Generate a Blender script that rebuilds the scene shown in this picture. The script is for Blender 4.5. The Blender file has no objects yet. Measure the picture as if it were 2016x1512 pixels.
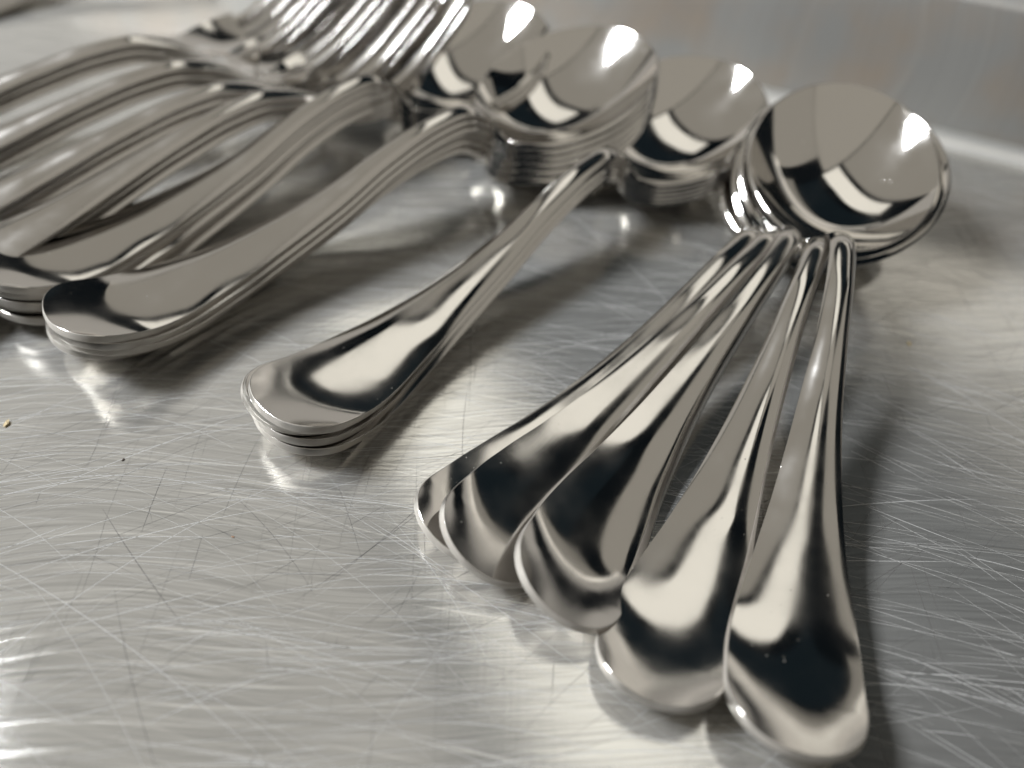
import bpy, math, random
import numpy as np
from mathutils import Matrix, Vector, Euler

R = math.radians
MM = 0.001
sc = bpy.context.scene
C = sc.collection

# ------------------------------------------------------------------ camera
cam_d = bpy.data.cameras.new('camera')
cam = bpy.data.objects.new('camera', cam_d)
C.objects.link(cam)
cam_d.sensor_width = 36.0
cam_d.lens = 36.0 * 1553.47 / 2016.0
cam_d.clip_start = 0.005
cam_d.clip_end = 50
cam.matrix_world = Matrix.Translation((0, 0, 0.12007)) @ Matrix.Rotation(R(90 - 49.01), 4, 'X') @ Matrix.Rotation(R(3.988), 4, 'Z')
cam_d.dof.use_dof = True
cam_d.dof.focus_distance = 0.139
cam_d.dof.aperture_fstop = 6.6
sc.camera = cam

# ------------------------------------------------------------------ world, lamps and added fills, exposure
w = bpy.data.worlds.new('World')
sc.world = w
w.use_nodes = True
w.node_tree.nodes['Background'].inputs[0].default_value = (0.35, 0.5, 0.62, 1)
w.node_tree.nodes['Background'].inputs[1].default_value = 0.016
sc.view_settings.view_transform = 'Standard'
sc.view_settings.look = 'None'
sc.view_settings.exposure = -0.1
sc.view_settings.gamma = 1.0
sc.cycles.use_denoising = True
sc.cycles.max_bounces = 8
sc.cycles.glossy_bounces = 7
sc.cycles.caustics_reflective = True

def lamp(name, az, el, dist, sx, sy, rad, col, roll=0, target=(0.02, 0.12, 0.0)):
    """area lamp seen from the cutlery at azimuth az (0 = straight ahead of the camera, + = right), elevation el"""
    d = Vector((math.sin(R(az)) * math.cos(R(el)), math.cos(R(az)) * math.cos(R(el)), math.sin(R(el))))
    L = bpy.data.lights.new(name, 'AREA')
    L.shape = 'RECTANGLE'
    L.size, L.size_y = sx, sy
    L.energy = rad * sx * sy * 4
    L.color = col
    o = bpy.data.objects.new(name, L)
    C.objects.link(o)
    o.location = Vector(target) + d * dist
    o.rotation_euler = ((-d).to_track_quat('-Z', 'Y').to_matrix() @ Matrix.Rotation(R(roll), 3, 'Z')).to_euler()
    return o

CEIL = 1.2
def overhead_area(name, p0, p1, q0, q1, rad, col, ang=30.0):
    """flat area light at ceiling height, for the panel and the added fills, corners in ceiling heights from the cutlery, grid turned by ang"""
    L = bpy.data.lights.new(name, 'AREA')
    L.shape = 'RECTANGLE'
    L.size, L.size_y = (p1 - p0) * CEIL, (q1 - q0) * CEIL
    L.energy = rad * L.size * L.size_y * 4
    L.color = col
    o = bpy.data.objects.new(name, L)
    C.objects.link(o)
    p, q = (p0 + p1) / 2 * CEIL, (q0 + q1) / 2 * CEIL
    c, sn = math.cos(R(ang)), math.sin(R(ang))
    o.location = (0.02 + c * p - sn * q, 0.12 + sn * p + c * q, CEIL)
    o.rotation_euler = (0, 0, R(ang))
    return o

BROWN = (1.0, 0.935, 0.81)
CREAM = (1.0, 0.965, 0.865)
lamp('key_lamp', -86, 45, 1.3, 0.34, 0.30, 95.0, (0.94, 0.97, 1.0))
overhead_area('panel_lamp', 0.15, 0.40, -0.03, 1.2, 1.0, CREAM)
overhead_area('bounce_fill_behind', -0.80, 0.36, -1.10, -0.055, 0.36, BROWN)  # the four bounce fills are added, standing in for an unseen brown ceiling
overhead_area('bounce_fill_behind_right', 0.37, 1.9, -1.45, -0.26, 0.32, BROWN)
overhead_area('bounce_fill_left', -1.5, 0.08, -0.04, 2.4, 0.30, BROWN)
overhead_area('bounce_fill_right', 1.12, 1.7, -0.08, 1.1, 0.25, BROWN)
overhead_area('dim_blue_fill', 0.50, 1.05, 0.0, 1.3, 0.009, (0.45, 0.8, 1.0))  # added fill without a known source, tints the dark reflections blue
overhead_area('small_red_fill', 0.62, 0.71, 0.62, 0.74, 0.16, (1.0, 0.10, 0.07))  # added only to give the steel a small red reflection
lamp('far_wall_fill', 2, 15, 1.5, 3.4, 0.62, 0.40, (1.0, 0.95, 0.86))  # added fill in place of a far wall mirrored in the handle ends
lamp('far_wall_fill_right', 38, 30.5, 1.5, 1.7, 0.16, 0.36, (1.0, 0.95, 0.86))  # added fill, raises the stand-in wall's top edge on the right
lamp('far_wall_strip_fill', 33, 34.5, 1.5, 1.9, 0.04, 0.8, CREAM)  # added strip for the thin cream line mirrored in the bowls

# ------------------------------------------------------------------ materials
def new_mat(name):
    m = bpy.data.materials.new(name)
    m.use_nodes = True
    nt = m.node_tree
    b = nt.nodes['Principled BSDF']
    return m, nt, b

def node(nt, typ, **kw):
    n = nt.nodes.new(typ)
    for k, v in kw.items():
        setattr(n, k, v)
    return n

def math_n(nt, op, a, b=None, clamp=False):
    n = nt.nodes.new('ShaderNodeMath')
    n.operation = op
    n.use_clamp = clamp
    for i, v in enumerate((a, b)):
        if v is None:
            continue
        if isinstance(v, (int, float)):
            n.inputs[i].default_value = v
        else:
            nt.links.new(v, n.inputs[i])
    return n.outputs[0]

def maprange(nt, v, a, b, c, d):
    n = nt.nodes.new('ShaderNodeMapRange')
    nt.links.new(v, n.inputs[0])
    for i, x in enumerate((a, b, c, d)):
        n.inputs[i + 1].default_value = x
    return n.outputs[0]

def mat_polished(name, rough=0.07, col=(0.63, 0.61, 0.585), specks=1.0):
    m, nt, b = new_mat(name)
    b.inputs['Metallic'].default_value = 1.0
    b.inputs['Base Color'].default_value = (*col, 1)
    tc0 = node(nt, 'ShaderNodeTexCoord')
    oi = node(nt, 'ShaderNodeObjectInfo')
    tc = node(nt, 'ShaderNodeVectorMath', operation='ADD')
    nt.links.new(tc0.outputs['Object'], tc.inputs[0])
    nt.links.new(math_n(nt, 'MULTIPLY', oi.outputs['Random'], 7.0), tc.inputs[1])
    n1 = node(nt, 'ShaderNodeTexNoise')
    n1.inputs['Scale'].default_value = 90
    n1.inputs['Detail'].default_value = 5
    nt.links.new(tc.outputs[0], n1.inputs['Vector'])
    r = maprange(nt, n1.outputs[0], 0.35, 0.7, rough * 0.6, rough * 2.0)
    hm = node(nt, 'ShaderNodeMapping')
    hm.inputs['Scale'].default_value = (120, 2200, 300)
    nt.links.new(tc.outputs[0], hm.inputs['Vector'])
    hn = node(nt, 'ShaderNodeTexNoise')
    hn.inputs['Scale'].default_value = 1
    hn.inputs['Detail'].default_value = 2
    nt.links.new(hm.outputs[0], hn.inputs['Vector'])
    # tiny dust specks and water marks
    v = node(nt, 'ShaderNodeTexVoronoi')
    v.inputs['Scale'].default_value = 650
    nt.links.new(tc.outputs[0], v.inputs['Vector'])
    sc_ = node(nt, 'ShaderNodeSeparateColor')
    nt.links.new(v.outputs['Color'], sc_.inputs[0])
    sp = maprange(nt, math_n(nt, 'SUBTRACT', v.outputs['Distance'], math_n(nt, 'MULTIPLY', sc_.outputs[1], 0.06)), 0.02, 0.05, 1, 0)
    n2 = node(nt, 'ShaderNodeTexNoise')
    n2.inputs['Scale'].default_value = 160
    nt.links.new(tc.outputs[0], n2.inputs['Vector'])
    gate = maprange(nt, n2.outputs[0], 0.56, 0.64, 0, specks)
    sp = math_n(nt, 'MULTIPLY', sp, gate)
    r2 = math_n(nt, 'ADD', r, math_n(nt, 'MULTIPLY', sp, 0.3))
    nt.links.new(r2, b.inputs['Roughness'])
    bp = node(nt, 'ShaderNodeBump')
    bp.inputs['Strength'].default_value = 0.25
    bp.inputs['Distance'].default_value = 0.0001
    n3 = node(nt, 'ShaderNodeTexNoise')
    n3.inputs['Scale'].default_value = 55
    n3.inputs['Detail'].default_value = 2
    nt.links.new(tc.outputs[0], n3.inputs['Vector'])
    h = math_n(nt, 'ADD', math_n(nt, 'MULTIPLY', n3.outputs[0], 1.1), math_n(nt, 'MULTIPLY', sp, 0.6))
    h = math_n(nt, 'ADD', h, math_n(nt, 'MULTIPLY', hn.outputs[0], 0.06))
    nt.links.new(h, bp.inputs['Height'])
    nt.links.new(bp.outputs[0], b.inputs['Normal'])
    return m

def mat_counter(name, base=0.60, rough=0.33, scratchy=1.0, wide=0.78, mixw=0.19, stain=0.0):
    m, nt, b = new_mat(name)
    tc = node(nt, 'ShaderNodeTexCoord')
    co = tc.outputs['Object']
    # gentle warp so scratches bend
    wn = node(nt, 'ShaderNodeTexNoise')
    wn.inputs['Scale'].default_value = 9
    wn.inputs['Detail'].default_value = 1
    nt.links.new(co, wn.inputs['Vector'])
    sub = node(nt, 'ShaderNodeVectorMath', operation='SUBTRACT')
    nt.links.new(wn.outputs['Color'], sub.inputs[0])
    sub.inputs[1].default_value = (0.5, 0.5, 0.5)
    scl = node(nt, 'ShaderNodeVectorMath', operation='SCALE')
    nt.links.new(sub.outputs[0], scl.inputs[0])
    scl.inputs['Scale'].default_value = 0.035
    wv = node(nt, 'ShaderNodeVectorMath', operation='ADD')
    nt.links.new(co, wv.inputs[0])
    nt.links.new(scl.outputs[0], wv.inputs[1])
    warped = wv.outputs[0]

    def rot(vec, ang, sx, sy, off=0.0):
        mp = node(nt, 'ShaderNodeMapping', vector_type='POINT')
        mp.inputs['Rotation'].default_value = (0, 0, R(-ang))
        nt.links.new(vec, mp.inputs['Vector'])
        m2 = node(nt, 'ShaderNodeMapping', vector_type='POINT')
        m2.inputs['Scale'].default_value = (sx, sy, 1)
        m2.inputs['Location'].default_value = (off, off * 1.7, off)
        nt.links.new(mp.outputs[0], m2.inputs['Vector'])
        return m2.outputs[0]

    def scratches(ang, sx, sy, thr, off):
        v = node(nt, 'ShaderNodeTexVoronoi', voronoi_dimensions='2D')
        v.inputs['Scale'].default_value = 1
        nt.links.new(rot(warped, ang, sx, sy, off), v.inputs['Vector'])
        mask = maprange(nt, v.outputs['Distance'], thr * 0.25, thr, 1, 0)
        sepc = node(nt, 'ShaderNodeSeparateColor')
        nt.links.new(v.outputs['Color'], sepc.inputs[0])
        amp = math_n(nt, 'POWER', sepc.outputs[0], 1.6)
        return math_n(nt, 'MULTIPLY', mask, amp)

    def grain(ang, sx, sy, detail=3, off=0.0):
        n = node(nt, 'ShaderNodeTexNoise')
        n.inputs['Scale'].default_value = 1
        n.inputs['Detail'].default_value = detail
        nt.links.new(rot(warped, ang, sx, sy, off), n.inputs['Vector'])
        return n.outputs[0]

    light_s = None
    for ang, sx, sy, thr, off in ((8, 11, 800, .16, 1.3), (-9, 12, 900, .15, 5.1)):
        sx_ = scratches(ang, sx, sy, thr, off)
        light_s = sx_ if light_s is None else math_n(nt, 'MAXIMUM', light_s, sx_)
    g1 = grain(4, 40, 2600, 2, 2.0)
    g2 = grain(-5, 25, 800, 2, 7.0)
    g3 = grain(88, 40, 1500, 1, 11.0)
    patch = grain(6, 22, 55, 4, 17.0)
    # colour: bright fresh metal in light scratches, grime in the dark ones, slight mottling
    val = math_n(nt, 'ADD', base - 0.07, math_n(nt, 'MULTIPLY', patch, 0.14))
    val = math_n(nt, 'ADD', val, math_n(nt, 'MULTIPLY', math_n(nt, 'SUBTRACT', g2, 0.5), 0.16 * scratchy))
    val = math_n(nt, 'ADD', val, math_n(nt, 'MULTIPLY', math_n(nt, 'SUBTRACT', g1, 0.5), 0.55 * scratchy))
    val = math_n(nt, 'ADD', val, math_n(nt, 'MULTIPLY', light_s, 0.30 * scratchy))
    cmb = node(nt, 'ShaderNodeCombineColor')
    nt.links.new(val, cmb.inputs[0])
    nt.links.new(math_n(nt, 'MULTIPLY', val, 0.985), cmb.inputs[1])
    nt.links.new(math_n(nt, 'MULTIPLY', val, 0.94), cmb.inputs[2])
    col_out = cmb.outputs[0]
    if stain:
        sn = node(nt, 'ShaderNodeTexNoise')
        sn.inputs['Scale'].default_value = 45
        sn.inputs['Detail'].default_value = 5
        nt.links.new(co, sn.inputs['Vector'])
        sm = node(nt, 'ShaderNodeMix', data_type='RGBA')
        nt.links.new(maprange(nt, sn.outputs[0], 0.42, 0.68, 0.0, stain), sm.inputs[0])
        nt.links.new(cmb.outputs[0], sm.inputs[6])
        sm.inputs[7].default_value = (0.36, 0.27, 0.19, 1)
        col_out = sm.outputs[2]
    rr = math_n(nt, 'ADD', rough - 0.06, math_n(nt, 'MULTIPLY', patch, 0.12))
    rr = math_n(nt, 'ADD', rr, math_n(nt, 'MULTIPLY', light_s, 0.10 * scratchy))
    h = math_n(nt, 'ADD', math_n(nt, 'MULTIPLY', g1, 0.55), math_n(nt, 'MULTIPLY', g3, 0.10))
    h = math_n(nt, 'ADD', h, math_n(nt, 'MULTIPLY', g2, 0.28))
    bp = node(nt, 'ShaderNodeBump')
    bp.inputs['Strength'].default_value = 0.35 * scratchy
    bp.inputs['Distance'].default_value = 0.0001
    nt.links.new(h, bp.inputs['Height'])
    # fine scratches scatter light widely on top of the sheet's clearer mirror
    b2 = node(nt, 'ShaderNodeBsdfAnisotropic', distribution='BECKMANN')
    nt.links.new(rr, b2.inputs['Roughness'])
    nt.links.new(col_out, b2.inputs['Color'])
    nt.links.new(bp.outputs[0], b2.inputs['Normal'])
    g = node(nt, 'ShaderNodeBsdfAnisotropic', distribution='BECKMANN')
    g.inputs['Roughness'].default_value = wide
    nt.links.new(col_out, g.inputs['Color'])
    nt.links.new(bp.outputs[0], g.inputs['Normal'])
    df = node(nt, 'ShaderNodeBsdfDiffuse')
    nt.links.new(col_out, df.inputs['Color'])
    nt.links.new(bp.outputs[0], df.inputs['Normal'])
    m0 = node(nt, 'ShaderNodeMixShader')
    m0.inputs[0].default_value = 0.65
    nt.links.new(g.outputs[0], m0.inputs[1])
    nt.links.new(df.outputs[0], m0.inputs[2])
    mx = node(nt, 'ShaderNodeMixShader')
    mx.inputs[0].default_value = mixw
    nt.links.new(b2.outputs[0], mx.inputs[1])
    nt.nodes.remove(b)
    nt.links.new(m0.outputs[0], mx.inputs[2])
    nt.links.new(mx.outputs[0], nt.nodes['Material Output'].inputs['Surface'])
    return m

M_STEEL = mat_polished('polished_steel', 0.07)
M_EDGE = mat_polished('cut_edge_steel', 0.5, (0.45, 0.425, 0.39))
M_HANDLE = mat_polished('handle_steel', 0.09)
M_FORK = mat_polished('polished_fork_steel', 0.12, specks=0.0)
M_COUNTER = mat_counter('scratched_steel', 0.58, 0.17)
M_WALL = mat_counter('backsplash_steel', 0.29, 0.6, 0.1, 0.8, 0.75, 0.5)

# ------------------------------------------------------------------ setting
def mesh_obj(name, verts, faces, mat, parent=None, smooth=True, normals=None):
    me = bpy.data.meshes.new(name)
    me.from_pydata([tuple(v) for v in verts], [], [tuple(f) for f in faces])
    me.materials.append(mat)
    if smooth:
        me.shade_smooth()
    if normals is not None:
        me.normals_split_custom_set_from_vertices([tuple(n) for n in normals])
    o = bpy.data.objects.new(name, me)
    C.objects.link(o)
    if parent:
        o.parent = parent
    return o

# wall line on the counter: (mm)
WP = np.array([116.9, 204.7])
WD = np.array([0.943, -0.333])
WN = np.array([0.333, 0.943])
RAD = 3.8                       # cove radius, mm
def wl(t, off):
    p = WP + WD * t + WN * off
    return p
cv = [wl(-900, 0), wl(500, 0)]
front = [np.array([600, -500.0]), np.array([-900, -500.0])]
pts = [(p[0] * MM, p[1] * MM, 0) for p in (cv + front)]
o = mesh_obj('countertop', pts, [(3, 2, 1, 0)], M_COUNTER, smooth=False)
o['kind'] = 'structure'
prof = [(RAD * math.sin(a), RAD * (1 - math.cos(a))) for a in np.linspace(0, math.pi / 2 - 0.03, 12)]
prof += [(RAD + 0.2, RAD + 3), (RAD + 1.0, 36.5), (RAD + 1.4, 37.6), (RAD + 2.3, 38.2), (RAD + 14, 38.6)]
def strip(pr):
    vs, fs = [], []
    for k, (a, z) in enumerate(pr):
        for t in (-330, 500):
            p = wl(t, a)
            vs.append((p[0] * MM, p[1] * MM, z * MM))
        if k:
            i = 2 * k
            fs.append((i - 2, i - 1, i + 1, i))
    return vs, fs
o = mesh_obj('backsplash', *strip(prof[11:]), M_WALL)
o['kind'] = 'structure'
mesh_obj('cove', *strip(prof[:12]), mat_counter('cove_highlight_steel', 0.62, 0.3, 0.2, 0.8, 0.48), o)  # paler diffuse steel puts the cove's bright reflected line into the colour

# long scratches worn into the counter: shallow ribbons, one mesh for the bright ones and one for the grimy ones
def scratch_mat(name, col, rough):
    m, nt, b = new_mat(name)
    g = node(nt, 'ShaderNodeBsdfDiffuse')
    g.inputs['Color'].default_value = (*col, 1)
    nt.links.new(g.outputs[0], nt.nodes['Material Output'].inputs['Surface'])
    nt.nodes.remove(b)
    return m
counter = bpy.data.objects['countertop']
def scratch_mesh(name, mat, specs, z):
    vs, fs = [], []
    for (x, y, ang, ln, wd, curv) in specs:
        n = max(6, int(ln / 3))
        px, py, a = x, y, ang
        base = len(vs)
        for k in range(n + 1):
            t = k / n
            hw = wd * 0.5 * (0.12 + 0.88 * math.sin(math.pi * min(max(t, 0.02), 0.98)) ** 0.6)
            nx, ny = -math.sin(a), math.cos(a)
            vs.append(((px + nx * hw) * MM, (py + ny * hw) * MM, z * MM))
            vs.append(((px - nx * hw) * MM, (py - ny * hw) * MM, z * MM))
            if k:
                i = base + 2 * k
                fs.append((i - 2, i - 1, i + 1, i))
            px += math.cos(a) * ln / n; py += math.sin(a) * ln / n
            a += curv * ln / n
    o = mesh_obj(name, vs, fs, mat, counter, smooth=False)
    o['kind'] = 'stuff'
rng = random.Random(11)
light, dark = [], []
for k in range(2300):
    x = rng.uniform(-110, 130); y = rng.uniform(15, 190)
    if x > 45 and rng.random() < 0.55:
        continue
    a = R(rng.gauss(2 - 0.16 * x, 6 if rng.random() < 0.65 else 20)); ln = rng.choice([8, 14, 22, 35, 60]) * rng.uniform(.6, 1.4)
    light.append((x - ln / 2, y, a + 0.004 * ln * rng.uniform(0, 1), ln, rng.choice([.03, .04, .05, .08]) * rng.uniform(.7, 1.2), rng.gauss(-0.006, .004)))
for k in range(160):
    x = rng.uniform(40, 140); y = rng.uniform(40, 170)
    light.append((x, y, R(rng.gauss(-28, 8)), rng.uniform(5, 30), rng.uniform(.05, .10), rng.gauss(0, .003)))
for k in range(1300):
    x = rng.uniform(-110, 130); y = rng.uniform(15, 190)
    mode = rng.random()
    if mode < .35: a = R(rng.gauss(91, 4))
    elif mode < .75: a = R(rng.gauss(28, 10))
    else: a = R(rng.uniform(-70, 110))
    ln = rng.choice([4, 7, 12, 20, 30]) * rng.uniform(.6, 1.4)
    dark.append((x, y, a, ln, rng.choice([.03, .04, .06, .09]) * rng.uniform(.7, 1.2), rng.gauss(0, .004)))
scratch_mesh('scratches', scratch_mat('bright_scratch', (.40, .397, .39), .75), light, 0.012)
scratch_mesh('scratches', scratch_mat('grimy_scratch', (.08, .077, .074), .6), dark, 0.008)

# ------------------------------------------------------------------ cutlery meshes (mm)
def pchip(xs, ys):
    xs = np.asarray(xs, float); ys = np.asarray(ys, float)
    h = np.diff(xs); d = np.diff(ys) / h
    m = np.zeros_like(ys)
    m[0], m[-1] = d[0], d[-1]
    for i in range(1, len(xs) - 1):
        if d[i - 1] * d[i] > 0:
            w1 = 2 * h[i] + h[i - 1]; w2 = h[i] + 2 * h[i - 1]
            m[i] = (w1 + w2) / (w1 / d[i - 1] + w2 / d[i])
    def f(x):
        x = np.asarray(x, float)
        i = np.clip(np.searchsorted(xs, x) - 1, 0, len(xs) - 2)
        t = np.clip((x - xs[i]) / h[i], 0, 1)
        return ((1 + 2 * t) * (1 - t) ** 2 * ys[i] + t * (1 - t) ** 2 * h[i] * m[i]
                + t * t * (3 - 2 * t) * ys[i + 1] + t * t * (t - 1) * h[i] * m[i + 1])
    return f

def sstep(a, b, x):
    t = np.clip((np.asarray(x, float) - a) / (b - a), 0, 1)
    return t * t * (3 - 2 * t)

def smooth_f(f, x, r=2.0):
    return sum(f(x + d * r) * k for d, k in zip((-1, -.5, 0, .5, 1), (.1, .2, .4, .2, .1)))

def sheet(S, W, ztop, thick, nv=37, edge=0.22, inset_ends=True):
    """closed plate over sections S (half widths W): returns verts, faces, section index of each face, normals"""
    q = np.sin(np.linspace(-1, 1, nv) * math.pi / 2)
    q = 0.55 * q + 0.45 * np.linspace(-1, 1, nv)
    ns = len(S)
    SS = np.repeat(S[:, None], nv, 1)
    VV = W[:, None] * q[None]
    ZZ = ztop(SS, VV)
    e = 1e-2
    gs = (ztop(SS + e, VV) - ztop(SS - e, VV)) / (2 * e)
    gv = (ztop(SS, VV + e) - ztop(SS, VV - e)) / (2 * e)
    N = np.stack([-gs, -gv, np.ones_like(gs)], -1)
    N /= np.linalg.norm(N, axis=-1, keepdims=True)
    top = np.stack([SS, VV, ZZ], -1)
    T = thick(SS, VV)[..., None]
    bot = top - N * T
    ins = np.minimum(0.10, W * 0.4)[:, None]
    bot[..., 1] *= 1 - ins / np.maximum(W[:, None], 1e-6)
    ln = S[-1] - S[0]
    if inset_ends:
        bot[..., 0] = S[0] + 0.1 + (bot[..., 0] - S[0]) * (ln - 0.2) / ln
    idx = lambda i, j: i * nv + j
    loop = [(i, nv - 1) for i in range(ns)] + [(ns - 1, j) for j in range(nv - 2, -1, -1)] + [(i, 0) for i in range(ns - 2, -1, -1)] + [(0, j) for j in range(1, nv - 1)]
    P2 = np.array([[S[i], VV[i, j]] for i, j in loop])
    tan = np.roll(P2, -1, 0) - np.roll(P2, 1, 0)
    out = np.stack([-tan[:, 1], tan[:, 0]], 1)
    out /= np.linalg.norm(out, axis=1, keepdims=True) + 1e-9
    verts = list(top.reshape(-1, 3)) + list(bot.reshape(-1, 3))
    vn = list(N.reshape(-1, 3)) + list(-N.reshape(-1, 3))
    nb = ns * nv
    faces, fsec = [], []
    for i in range(ns - 1):
        for j in range(nv - 1):
            faces.append((idx(i, j), idx(i + 1, j), idx(i + 1, j + 1), idx(i, j + 1))); fsec.append(i)
            faces.append((nb + idx(i, j), nb + idx(i, j + 1), nb + idx(i + 1, j + 1), nb + idx(i + 1, j))); fsec.append(i + 100000)
    rings = []
    nl = len(loop)
    prof = ((0.6, 0.05, .55), (0.95, 0.14, .08), (1.0, 0.5, 0), (0.95, 0.86, -.08), (0.6, 0.95, -.55))
    for o_, d_, nz in prof:
        ring = []
        for k, (i, j) in enumerate(loop):
            p = top[i, j] * (1 - d_) + bot[i, j] * d_
            # outward direction tangent to the plate
            o3 = np.array([out[k, 0], out[k, 1], 0.0])
            o3 = o3 - N[i, j] * (o3 @ N[i, j]); o3 /= np.linalg.norm(o3) + 1e-9
            verts.append(p + o3 * edge * o_)
            n3 = o3 + N[i, j] * nz * 1.2
            vn.append(n3 / np.linalg.norm(n3))
            ring.append(len(verts) - 1)
        rings.append(ring)
    chain = [[idx(i, j) for i, j in loop]] + rings + [[nb + idx(i, j) for i, j in loop]]
    for ci, (a, b) in enumerate(zip(chain[:-1], chain[1:])):
        for k in range(nl):
            k2 = (k + 1) % nl
            faces.append((a[k], a[k2], b[k2], b[k]))
            fsec.append(min(loop[k][0], loop[k2][0]) + (100000 if 0 < ci < 5 else 0))
    return np.array(verts) * MM, faces, np.array(fsec), np.array(vn)

def split(verts, faces, fsec, vn, sel, name, mat, origin, edge=True):
    fi = [f for f, s in zip(faces, fsec) if sel(s % 100000)]
    em = [1 if s >= 100000 else 0 for s in fsec if sel(s % 100000)]
    used = sorted({v for f in fi for v in f})
    mp = {v: k for k, v in enumerate(used)}
    me = bpy.data.meshes.new(name)
    me.from_pydata([tuple(verts[v] - origin) for v in used], [], [tuple(mp[v] for v in f) for f in fi])
    me.materials.append(mat)
    me.materials.append(M_EDGE)
    if edge:
        me.polygons.foreach_set('material_index', em)
    me.shade_smooth()
    me.normals_split_custom_set_from_vertices([tuple(vn[v]) for v in used])
    return me

# --- handle shared by spoons and forks; s runs from the handle end (0) to the neck
HL = 104.6                  # where the bowl begins
zh_raw = pchip([-3, 0, 10, 20, 32, 45, 60, 75, 88, 95, 100, 105, 110, 116], [3.3, 3.3, 3.2, 3.2, 3.6, 5.3, 8.3, 13.0, 15.8, 16.2, 14.6, 10.2, 6.6, 5.0])
zh = lambda s: smooth_f(zh_raw, s, 3.0)
curl_raw = pchip([-20, -8, -4, 0, 3, 6, 9, 12, 16, 20, 200], [14.0, 7.4, 5.5, 3.8, 2.65, 1.65, 0.85, 0.38, 0.08, 0, 0])
def curl(s, v):
    """the handle end turns up, following its rounded outline"""
    return smooth_f(curl_raw, s - 0.05 * v * v, 2.0)
WH = 19.9 / 2
wh_raw = pchip([6, 10, 15, 22, 32, 45, 60, 75, 90, 97, 120], [WH * .955, WH, WH * .995, WH * .92, WH * .74, WH * .55, WH * .40, WH * .295, 2.55, 2.5, 2.6])
def wh(s):
    s = np.asarray(s, float)
    a = wh_raw(np.maximum(s, 6))
    t = np.clip(s / 10.0, 0, 1)
    tip = WH * (1 - (1 - t) ** 2.45) ** (1 / 2.1)
    return np.where(s < 10, np.maximum(tip, 0.05), a)
crown_f = pchip([-3, 0, 6, 16, 30, 50, 75, 97, 120], [0.25, .35, .85, 1.35, 1.6, 1.65, 1.5, 1.25, .8])
def handle_top(s, v):
    wloc = np.maximum(wh(np.maximum(s, 8.0)), 2.2)
    r = np.clip(np.abs(v) / wloc, 0, 1.3)
    return zh(s) - crown_f(s) * r ** 2.2 + curl(s, v)

L_SP, BL, BW = 152.0, 47.4, 41.1
SC_, A_, B_ = L_SP - BL / 2, BL / 2, BW / 2
TILT, DEPTH = 5.3, 9.7
def bowl_top(s, v):
    x = (s - SC_) / A_
    rho2 = x * x + (v / B_) ** 2
    return 11.6 + TILT * x - DEPTH * (1 - np.maximum(rho2, 0) ** 1.12)
def spoon_w(s):
    x = np.clip((s - SC_) / A_, -1, 1)
    wb = B_ * np.sqrt(np.maximum(1 - x * x, 0))
    whn = wh(s) * (1 - sstep(HL, HL + 9, s))
    return np.maximum((wb ** 2.5 + whn ** 2.5) ** 0.4, 0.04)
def spoon_top(s, v):
    k = (1 - sstep(HL - 1.5, HL + 4.5, s)) * np.where(s < HL - 2, 1.0, 1 - sstep(2.2, 6.0, np.abs(v)))
    k = np.where(s < HL - 2, 1.0, k)
    return handle_top(s, v) * k + bowl_top(s, v) * (1 - k)
th_f = pchip([-3, 0, 8, 30, 60, 90, 104, 110, 118, 170], [1.65, 1.65, 1.7, 1.75, 1.9, 2.0, 1.9, 1.5, 1.2, 1.2])
thick = lambda s, v: th_f(s)

def csp(a, b, n):
    return a + (b - a) * (1 - np.cos(np.linspace(0, math.pi, n))) / 2

S_sp = np.unique(np.concatenate([csp(0.02, 95, 95), np.linspace(95, HL, 16), csp(HL, L_SP - 0.01, 90)]))
V, F, FS, VN = sheet(S_sp, spoon_w(S_sp), spoon_top, thick)
ORI = np.array([SC_, 0, 0]) * MM          # origin under the bowl centre
cut = int(np.searchsorted(S_sp, HL - 2))
ME_BOWL = split(V, F, FS, VN, lambda s: s >= cut, 'bowl', M_STEEL, ORI, False)
ME_HANDLE = split(V, F, FS, VN, lambda s: s < cut, 'handle', M_HANDLE, ORI)

# --- fork
FL, FROOT = 156.0, 128.0
zf_raw = pchip([-3, 0, 4, 10, 20, 32, 45, 60, 75, 90, 98, 106, 114, 121, 128, 136, 146, 156, 160], [3.3, 3.3, 3.2, 3.2, 3.3, 4.6, 6.2, 8.9, 11.8, 14.2, 14.6, 12.9, 10.0, 8.4, 8.8, 12.0, 18.8, 26.5, 29.5])
zf = lambda s: smooth_f(zf_raw, s, 2.5)
wf_raw = pchip([90, 100, 107, 112, 117, 122, 126, 129], [2.5, 2.5, 2.9, 4.6, 8.2, 10.9, 11.6, 11.6])
def fork_w(s):
    return np.where(s < 92, wh(s), wf_raw(np.maximum(s, 90)))
def fork_top(s, v):
    k = 1 - sstep(100, 118, s)
    wloc = np.maximum(fork_w(np.maximum(s, 8.0)), 2.2)
    r = np.clip(np.abs(v) / wloc, 0, 1.3)
    return zf(s) + curl(s, v) - crown_f(np.minimum(s, 100)) * r ** 2.2 * k + 0.012 * v * v * (1 - k)
S_fk = np.unique(np.concatenate([csp(0.02, 96, 60), np.linspace(96, FROOT, 30)]))
V, F, FS, VN = sheet(S_fk, fork_w(S_fk), fork_top, lambda s, v: np.where(s < 100, th_f(s), 2.0 + 0 * s), nv=25)
FORI = np.array([100.0, 0, 0]) * MM
cut = int(np.searchsorted(S_fk, 106))
ME_HEAD = split(V, F, FS, VN, lambda s: s >= cut, 'head', M_FORK, FORI)
ME_FHANDLE = split(V, F, FS, VN, lambda s: s < cut, 'handle', M_FORK, FORI)
ME_TINES = []
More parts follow.
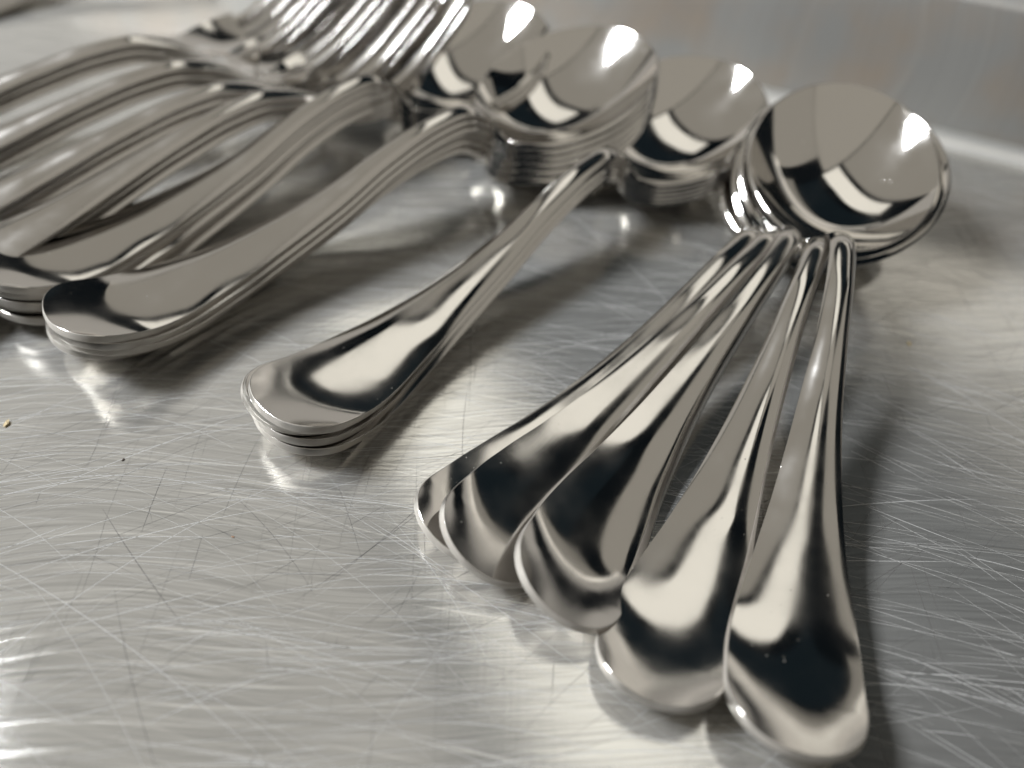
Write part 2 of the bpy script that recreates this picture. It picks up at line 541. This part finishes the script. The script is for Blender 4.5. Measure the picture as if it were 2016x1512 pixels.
for k in range(4):
    vc = (k - 1.5) * 6.1
    S_t = np.unique(np.concatenate([np.linspace(FROOT - 1.2, FL - 3, 24), csp(FL - 3, FL, 8)]))
    def tw(s):
        return np.maximum(1.75 - 0.65 * (s - FROOT) / (FL - FROOT), .05) * np.sqrt(np.clip((FL + .05 - s) / 3.0, 0, 1)) + 0.03
    Vt, Ft, FSt, VNt = sheet(S_t, tw(S_t), lambda s, v, vc=vc: zf(s) + 0.012 * vc * vc - 0.07 * v * v, lambda s, v: 1.8 - 0.6 * sstep(FROOT, FL, s), nv=9)
    Vt = Vt + np.array([0, vc, 0]) * MM
    ME_TINES.append(split(Vt, Ft, FSt, VNt, lambda s: True, 'tine', M_FORK, FORI, False))

# ------------------------------------------------------------------ placing the cutlery
def child(me, name, parent):
    o = bpy.data.objects.new(name, me)
    C.objects.link(o)
    o.parent = parent
    return o

def place_root(name, x, y, yaw, z_tip, z_bowl, span, roll=0.0):
    e = bpy.data.objects.new(name, None)
    e.empty_display_size = 0.01
    C.objects.link(e)
    pitch = math.atan2(z_bowl - z_tip, span)
    e.matrix_world = Matrix.Translation((x * MM, y * MM, z_bowl * MM)) @ Matrix.Rotation(R(yaw), 4, 'Z') @ Matrix.Rotation(-pitch, 4, 'Y') @ Matrix.Rotation(R(roll), 4, 'X')
    return e

def spoon(x, y, yaw, z_tip, z_bowl, label, group, roll=0.0):
    e = place_root('soup_spoon', x, y, yaw, z_tip, z_bowl, SC_, roll)
    child(ME_HANDLE, 'handle', e)
    child(ME_BOWL, 'bowl', e)
    e['label'] = label
    e['category'] = 'spoon'
    e['group'] = group
    return e

def fork(x, y, yaw, z_tip, z_neck, label, group):
    e = place_root('fork', x, y, yaw, z_tip, z_neck, 100, 0)
    child(ME_FHANDLE, 'handle', e)
    child(ME_HEAD, 'head', e)
    for me in ME_TINES:
        child(me, 'tine', e)
    e['label'] = label
    e['category'] = 'fork'
    e['group'] = group
    return e

def pivot(tx, ty, bx, by):
    """bowl centre bx,by with the handle end aimed at tx,ty"""
    return math.degrees(math.atan2(by - ty, bx - tx))

# fanned stack on the right
GA = 'spoons of the fanned stack at the right'
spoon(68.2, 166.2, pivot(-8.4, 68.4, 68.2, 166.2), -1.2, -0.2, 'bottom soup spoon of the right fan, handle end farthest left of its five', GA, 8)
spoon(68.3, 165.6, pivot(-3.4, 66.3, 68.3, 165.6), 0.8, 1.9, 'soup spoon second from the left in the five-spoon fan, handle end half covered', GA, 18)
spoon(67.5, 166.3, 61.53, 2.4, 4.2, 'soup spoon with the middle handle of the right fan, its dark bowl half hidden', GA, 21)
spoon(74.4, 158.3, 66.1, 0.2, 7.6, 'soup spoon with the fourth handle of the right fan, left of the frontmost handle', GA, -5)
spoon(71.4, 159.5, 76.7, 2.2, 10.1, 'topmost soup spoon of the right fan, round bowl fully open, handle nearest the camera', GA, 0)

# neat stack with slightly fanned ends, middle of the picture
GB = 'spoons of the stack left of the fan'
bx, by = 37.0, 184.2
tips = [(-0.5, -1.2, -0.4), (-0.9, 0.9, 0.8), (-1.6, 2.7, 2.0), (-0.9, 4.4, 3.2), (0, 6.1, 4.4)]
names_b = ['bottom', 'second lowest', 'middle', 'second from top', 'topmost']
for (dy, zt, zb), nm in zip(tips, names_b):
    spoon(bx, by, 51.9 + dy, zt, zb, '%s soup spoon of the five-spoon stack just left of the right fan' % nm, GB, 1.5)

# stack with the flat bright handle ends
GC = 'spoons of the stack with ends near the left edge'
bx, by = 8.4, 187.0
names_c = ['bottom', 'second lowest', 'third lowest', 'third from top', 'second from top', 'topmost']
for k, (dy, sl, nm) in enumerate(zip((-2.7, -2.2, -1.7, 0.2, 0.2, 0), (-1.0, -.3, .2, .5, .2, 0), names_c)):
    spoon(bx + sl * .7, by + sl * .7, 42.5 + dy, -1.2 + k * 1.72, -0.3 + k * 2.0, '%s soup spoon of the six-spoon stack with ends near the left edge' % nm, GC, -1.5)

# stack cut by the left edge
GD = 'spoons of the stack cut by the left edge'
bx, by = -18.8, 205.7
for k, (dy, nm) in enumerate(zip((0.5, -0.5, 0.3, -0.2, 0), names_d := ['bottom', 'second lowest', 'middle', 'second from top', 'topmost'])):
    spoon(bx, by, 46.57 + dy, -1.2 + k * 1.95, -0.3 + k * 1.6, '%s soup spoon of the stack whose bowls lie next to the fork tines' % nm, GD, 2.0)

# fork stacks behind on the left
stacks = [(-63.2, 171.6, 46.0, 3, 'nearest fork stack, tines beside the leftmost spoon bowl'),
          (-74.2, 173.5, 40.0, 3, 'second fork stack from the spoons, tines glaring brightly'),
          (-87.6, 182.8, 36.0, 3, 'third fork stack from the spoons'),
          (-102.8, 193.5, 32.0, 3, 'farthest fork stack with its neck in view')]
for (x, y, yaw, n, lab) in stacks:
    for k in range(n):
        nm = ['bottom', 'middle', 'topmost'][k]
        fork(x, y, yaw + (0, -.8, .6, 0)[k], 3 + k * 2.3, 3 + k * 2.3, '%s fork of the %s' % (nm, lab), 'forks of the ' + lab.split(',')[0])
fork(-118, 296, 40, 0, 0, 'fork at the far top left corner, only a strip of its handle in view', 'forks beyond the stacks')

# crumbs and specks on the counter
def crumb(x, y, size, col, label, seed):
    r = random.Random(seed)
    m, nt, b = new_mat('crumb_' + str(seed))
    b.inputs['Roughness'].default_value = 0.8
    n = node(nt, 'ShaderNodeTexNoise')
    n.inputs['Scale'].default_value = 3000
    mixc = node(nt, 'ShaderNodeMix', data_type='RGBA')
    nt.links.new(n.outputs[0], mixc.inputs[0])
    mixc.inputs[6].default_value = (*[c * 0.6 for c in col], 1)
    mixc.inputs[7].default_value = (*col, 1)
    nt.links.new(mixc.outputs[2], b.inputs['Base Color'])
    vs, fs = [], []
    nu, nvv = 9, 6
    for i in range(nvv):
        th = math.pi * (i + 0.5) / nvv
        for j in range(nu):
            ph = 2 * math.pi * j / nu
            k = r.uniform(0.65, 1.2)
            vs.append((size * 0.9 * k * math.sin(th) * math.cos(ph) * MM, size * 0.5 * k * math.sin(th) * math.sin(ph) * MM, (size * 0.28 * k * math.cos(th) + size * 0.26) * MM))
    for i in range(nvv - 1):
        for j in range(nu):
            fs.append((i * nu + j, i * nu + (j + 1) % nu, (i + 1) * nu + (j + 1) % nu, (i + 1) * nu + j))
    fs.append(tuple(range(nu))[::-1]); fs.append(tuple((nvv - 1) * nu + j for j in range(nu)))
    o = mesh_obj('crumb', vs, fs, m, smooth=False)
    o.location = (x * MM, y * MM, 0.0)
    o.rotation_euler = (0, 0, r.uniform(0, 3))
    o['label'] = label
    o['category'] = 'crumb'
crumb(-93.2, 85.8, 1.0, (0.62, 0.50, 0.30), 'pale tan bread crumb on the counter at the left edge', 1)
crumb(-69.3, 79.7, 0.42, (0.06, 0.04, 0.03), 'tiny dark brown speck on the counter below the left spoon stack', 2)
crumb(85.7, 123.9, 0.6, (0.70, 0.56, 0.32), 'yellowish crumb on the counter right of the fanned handles', 3)
crumb(-45.4, 65.7, 0.3, (0.30, 0.17, 0.10), 'tiny reddish brown speck on the bare counter in the lower left', 4)
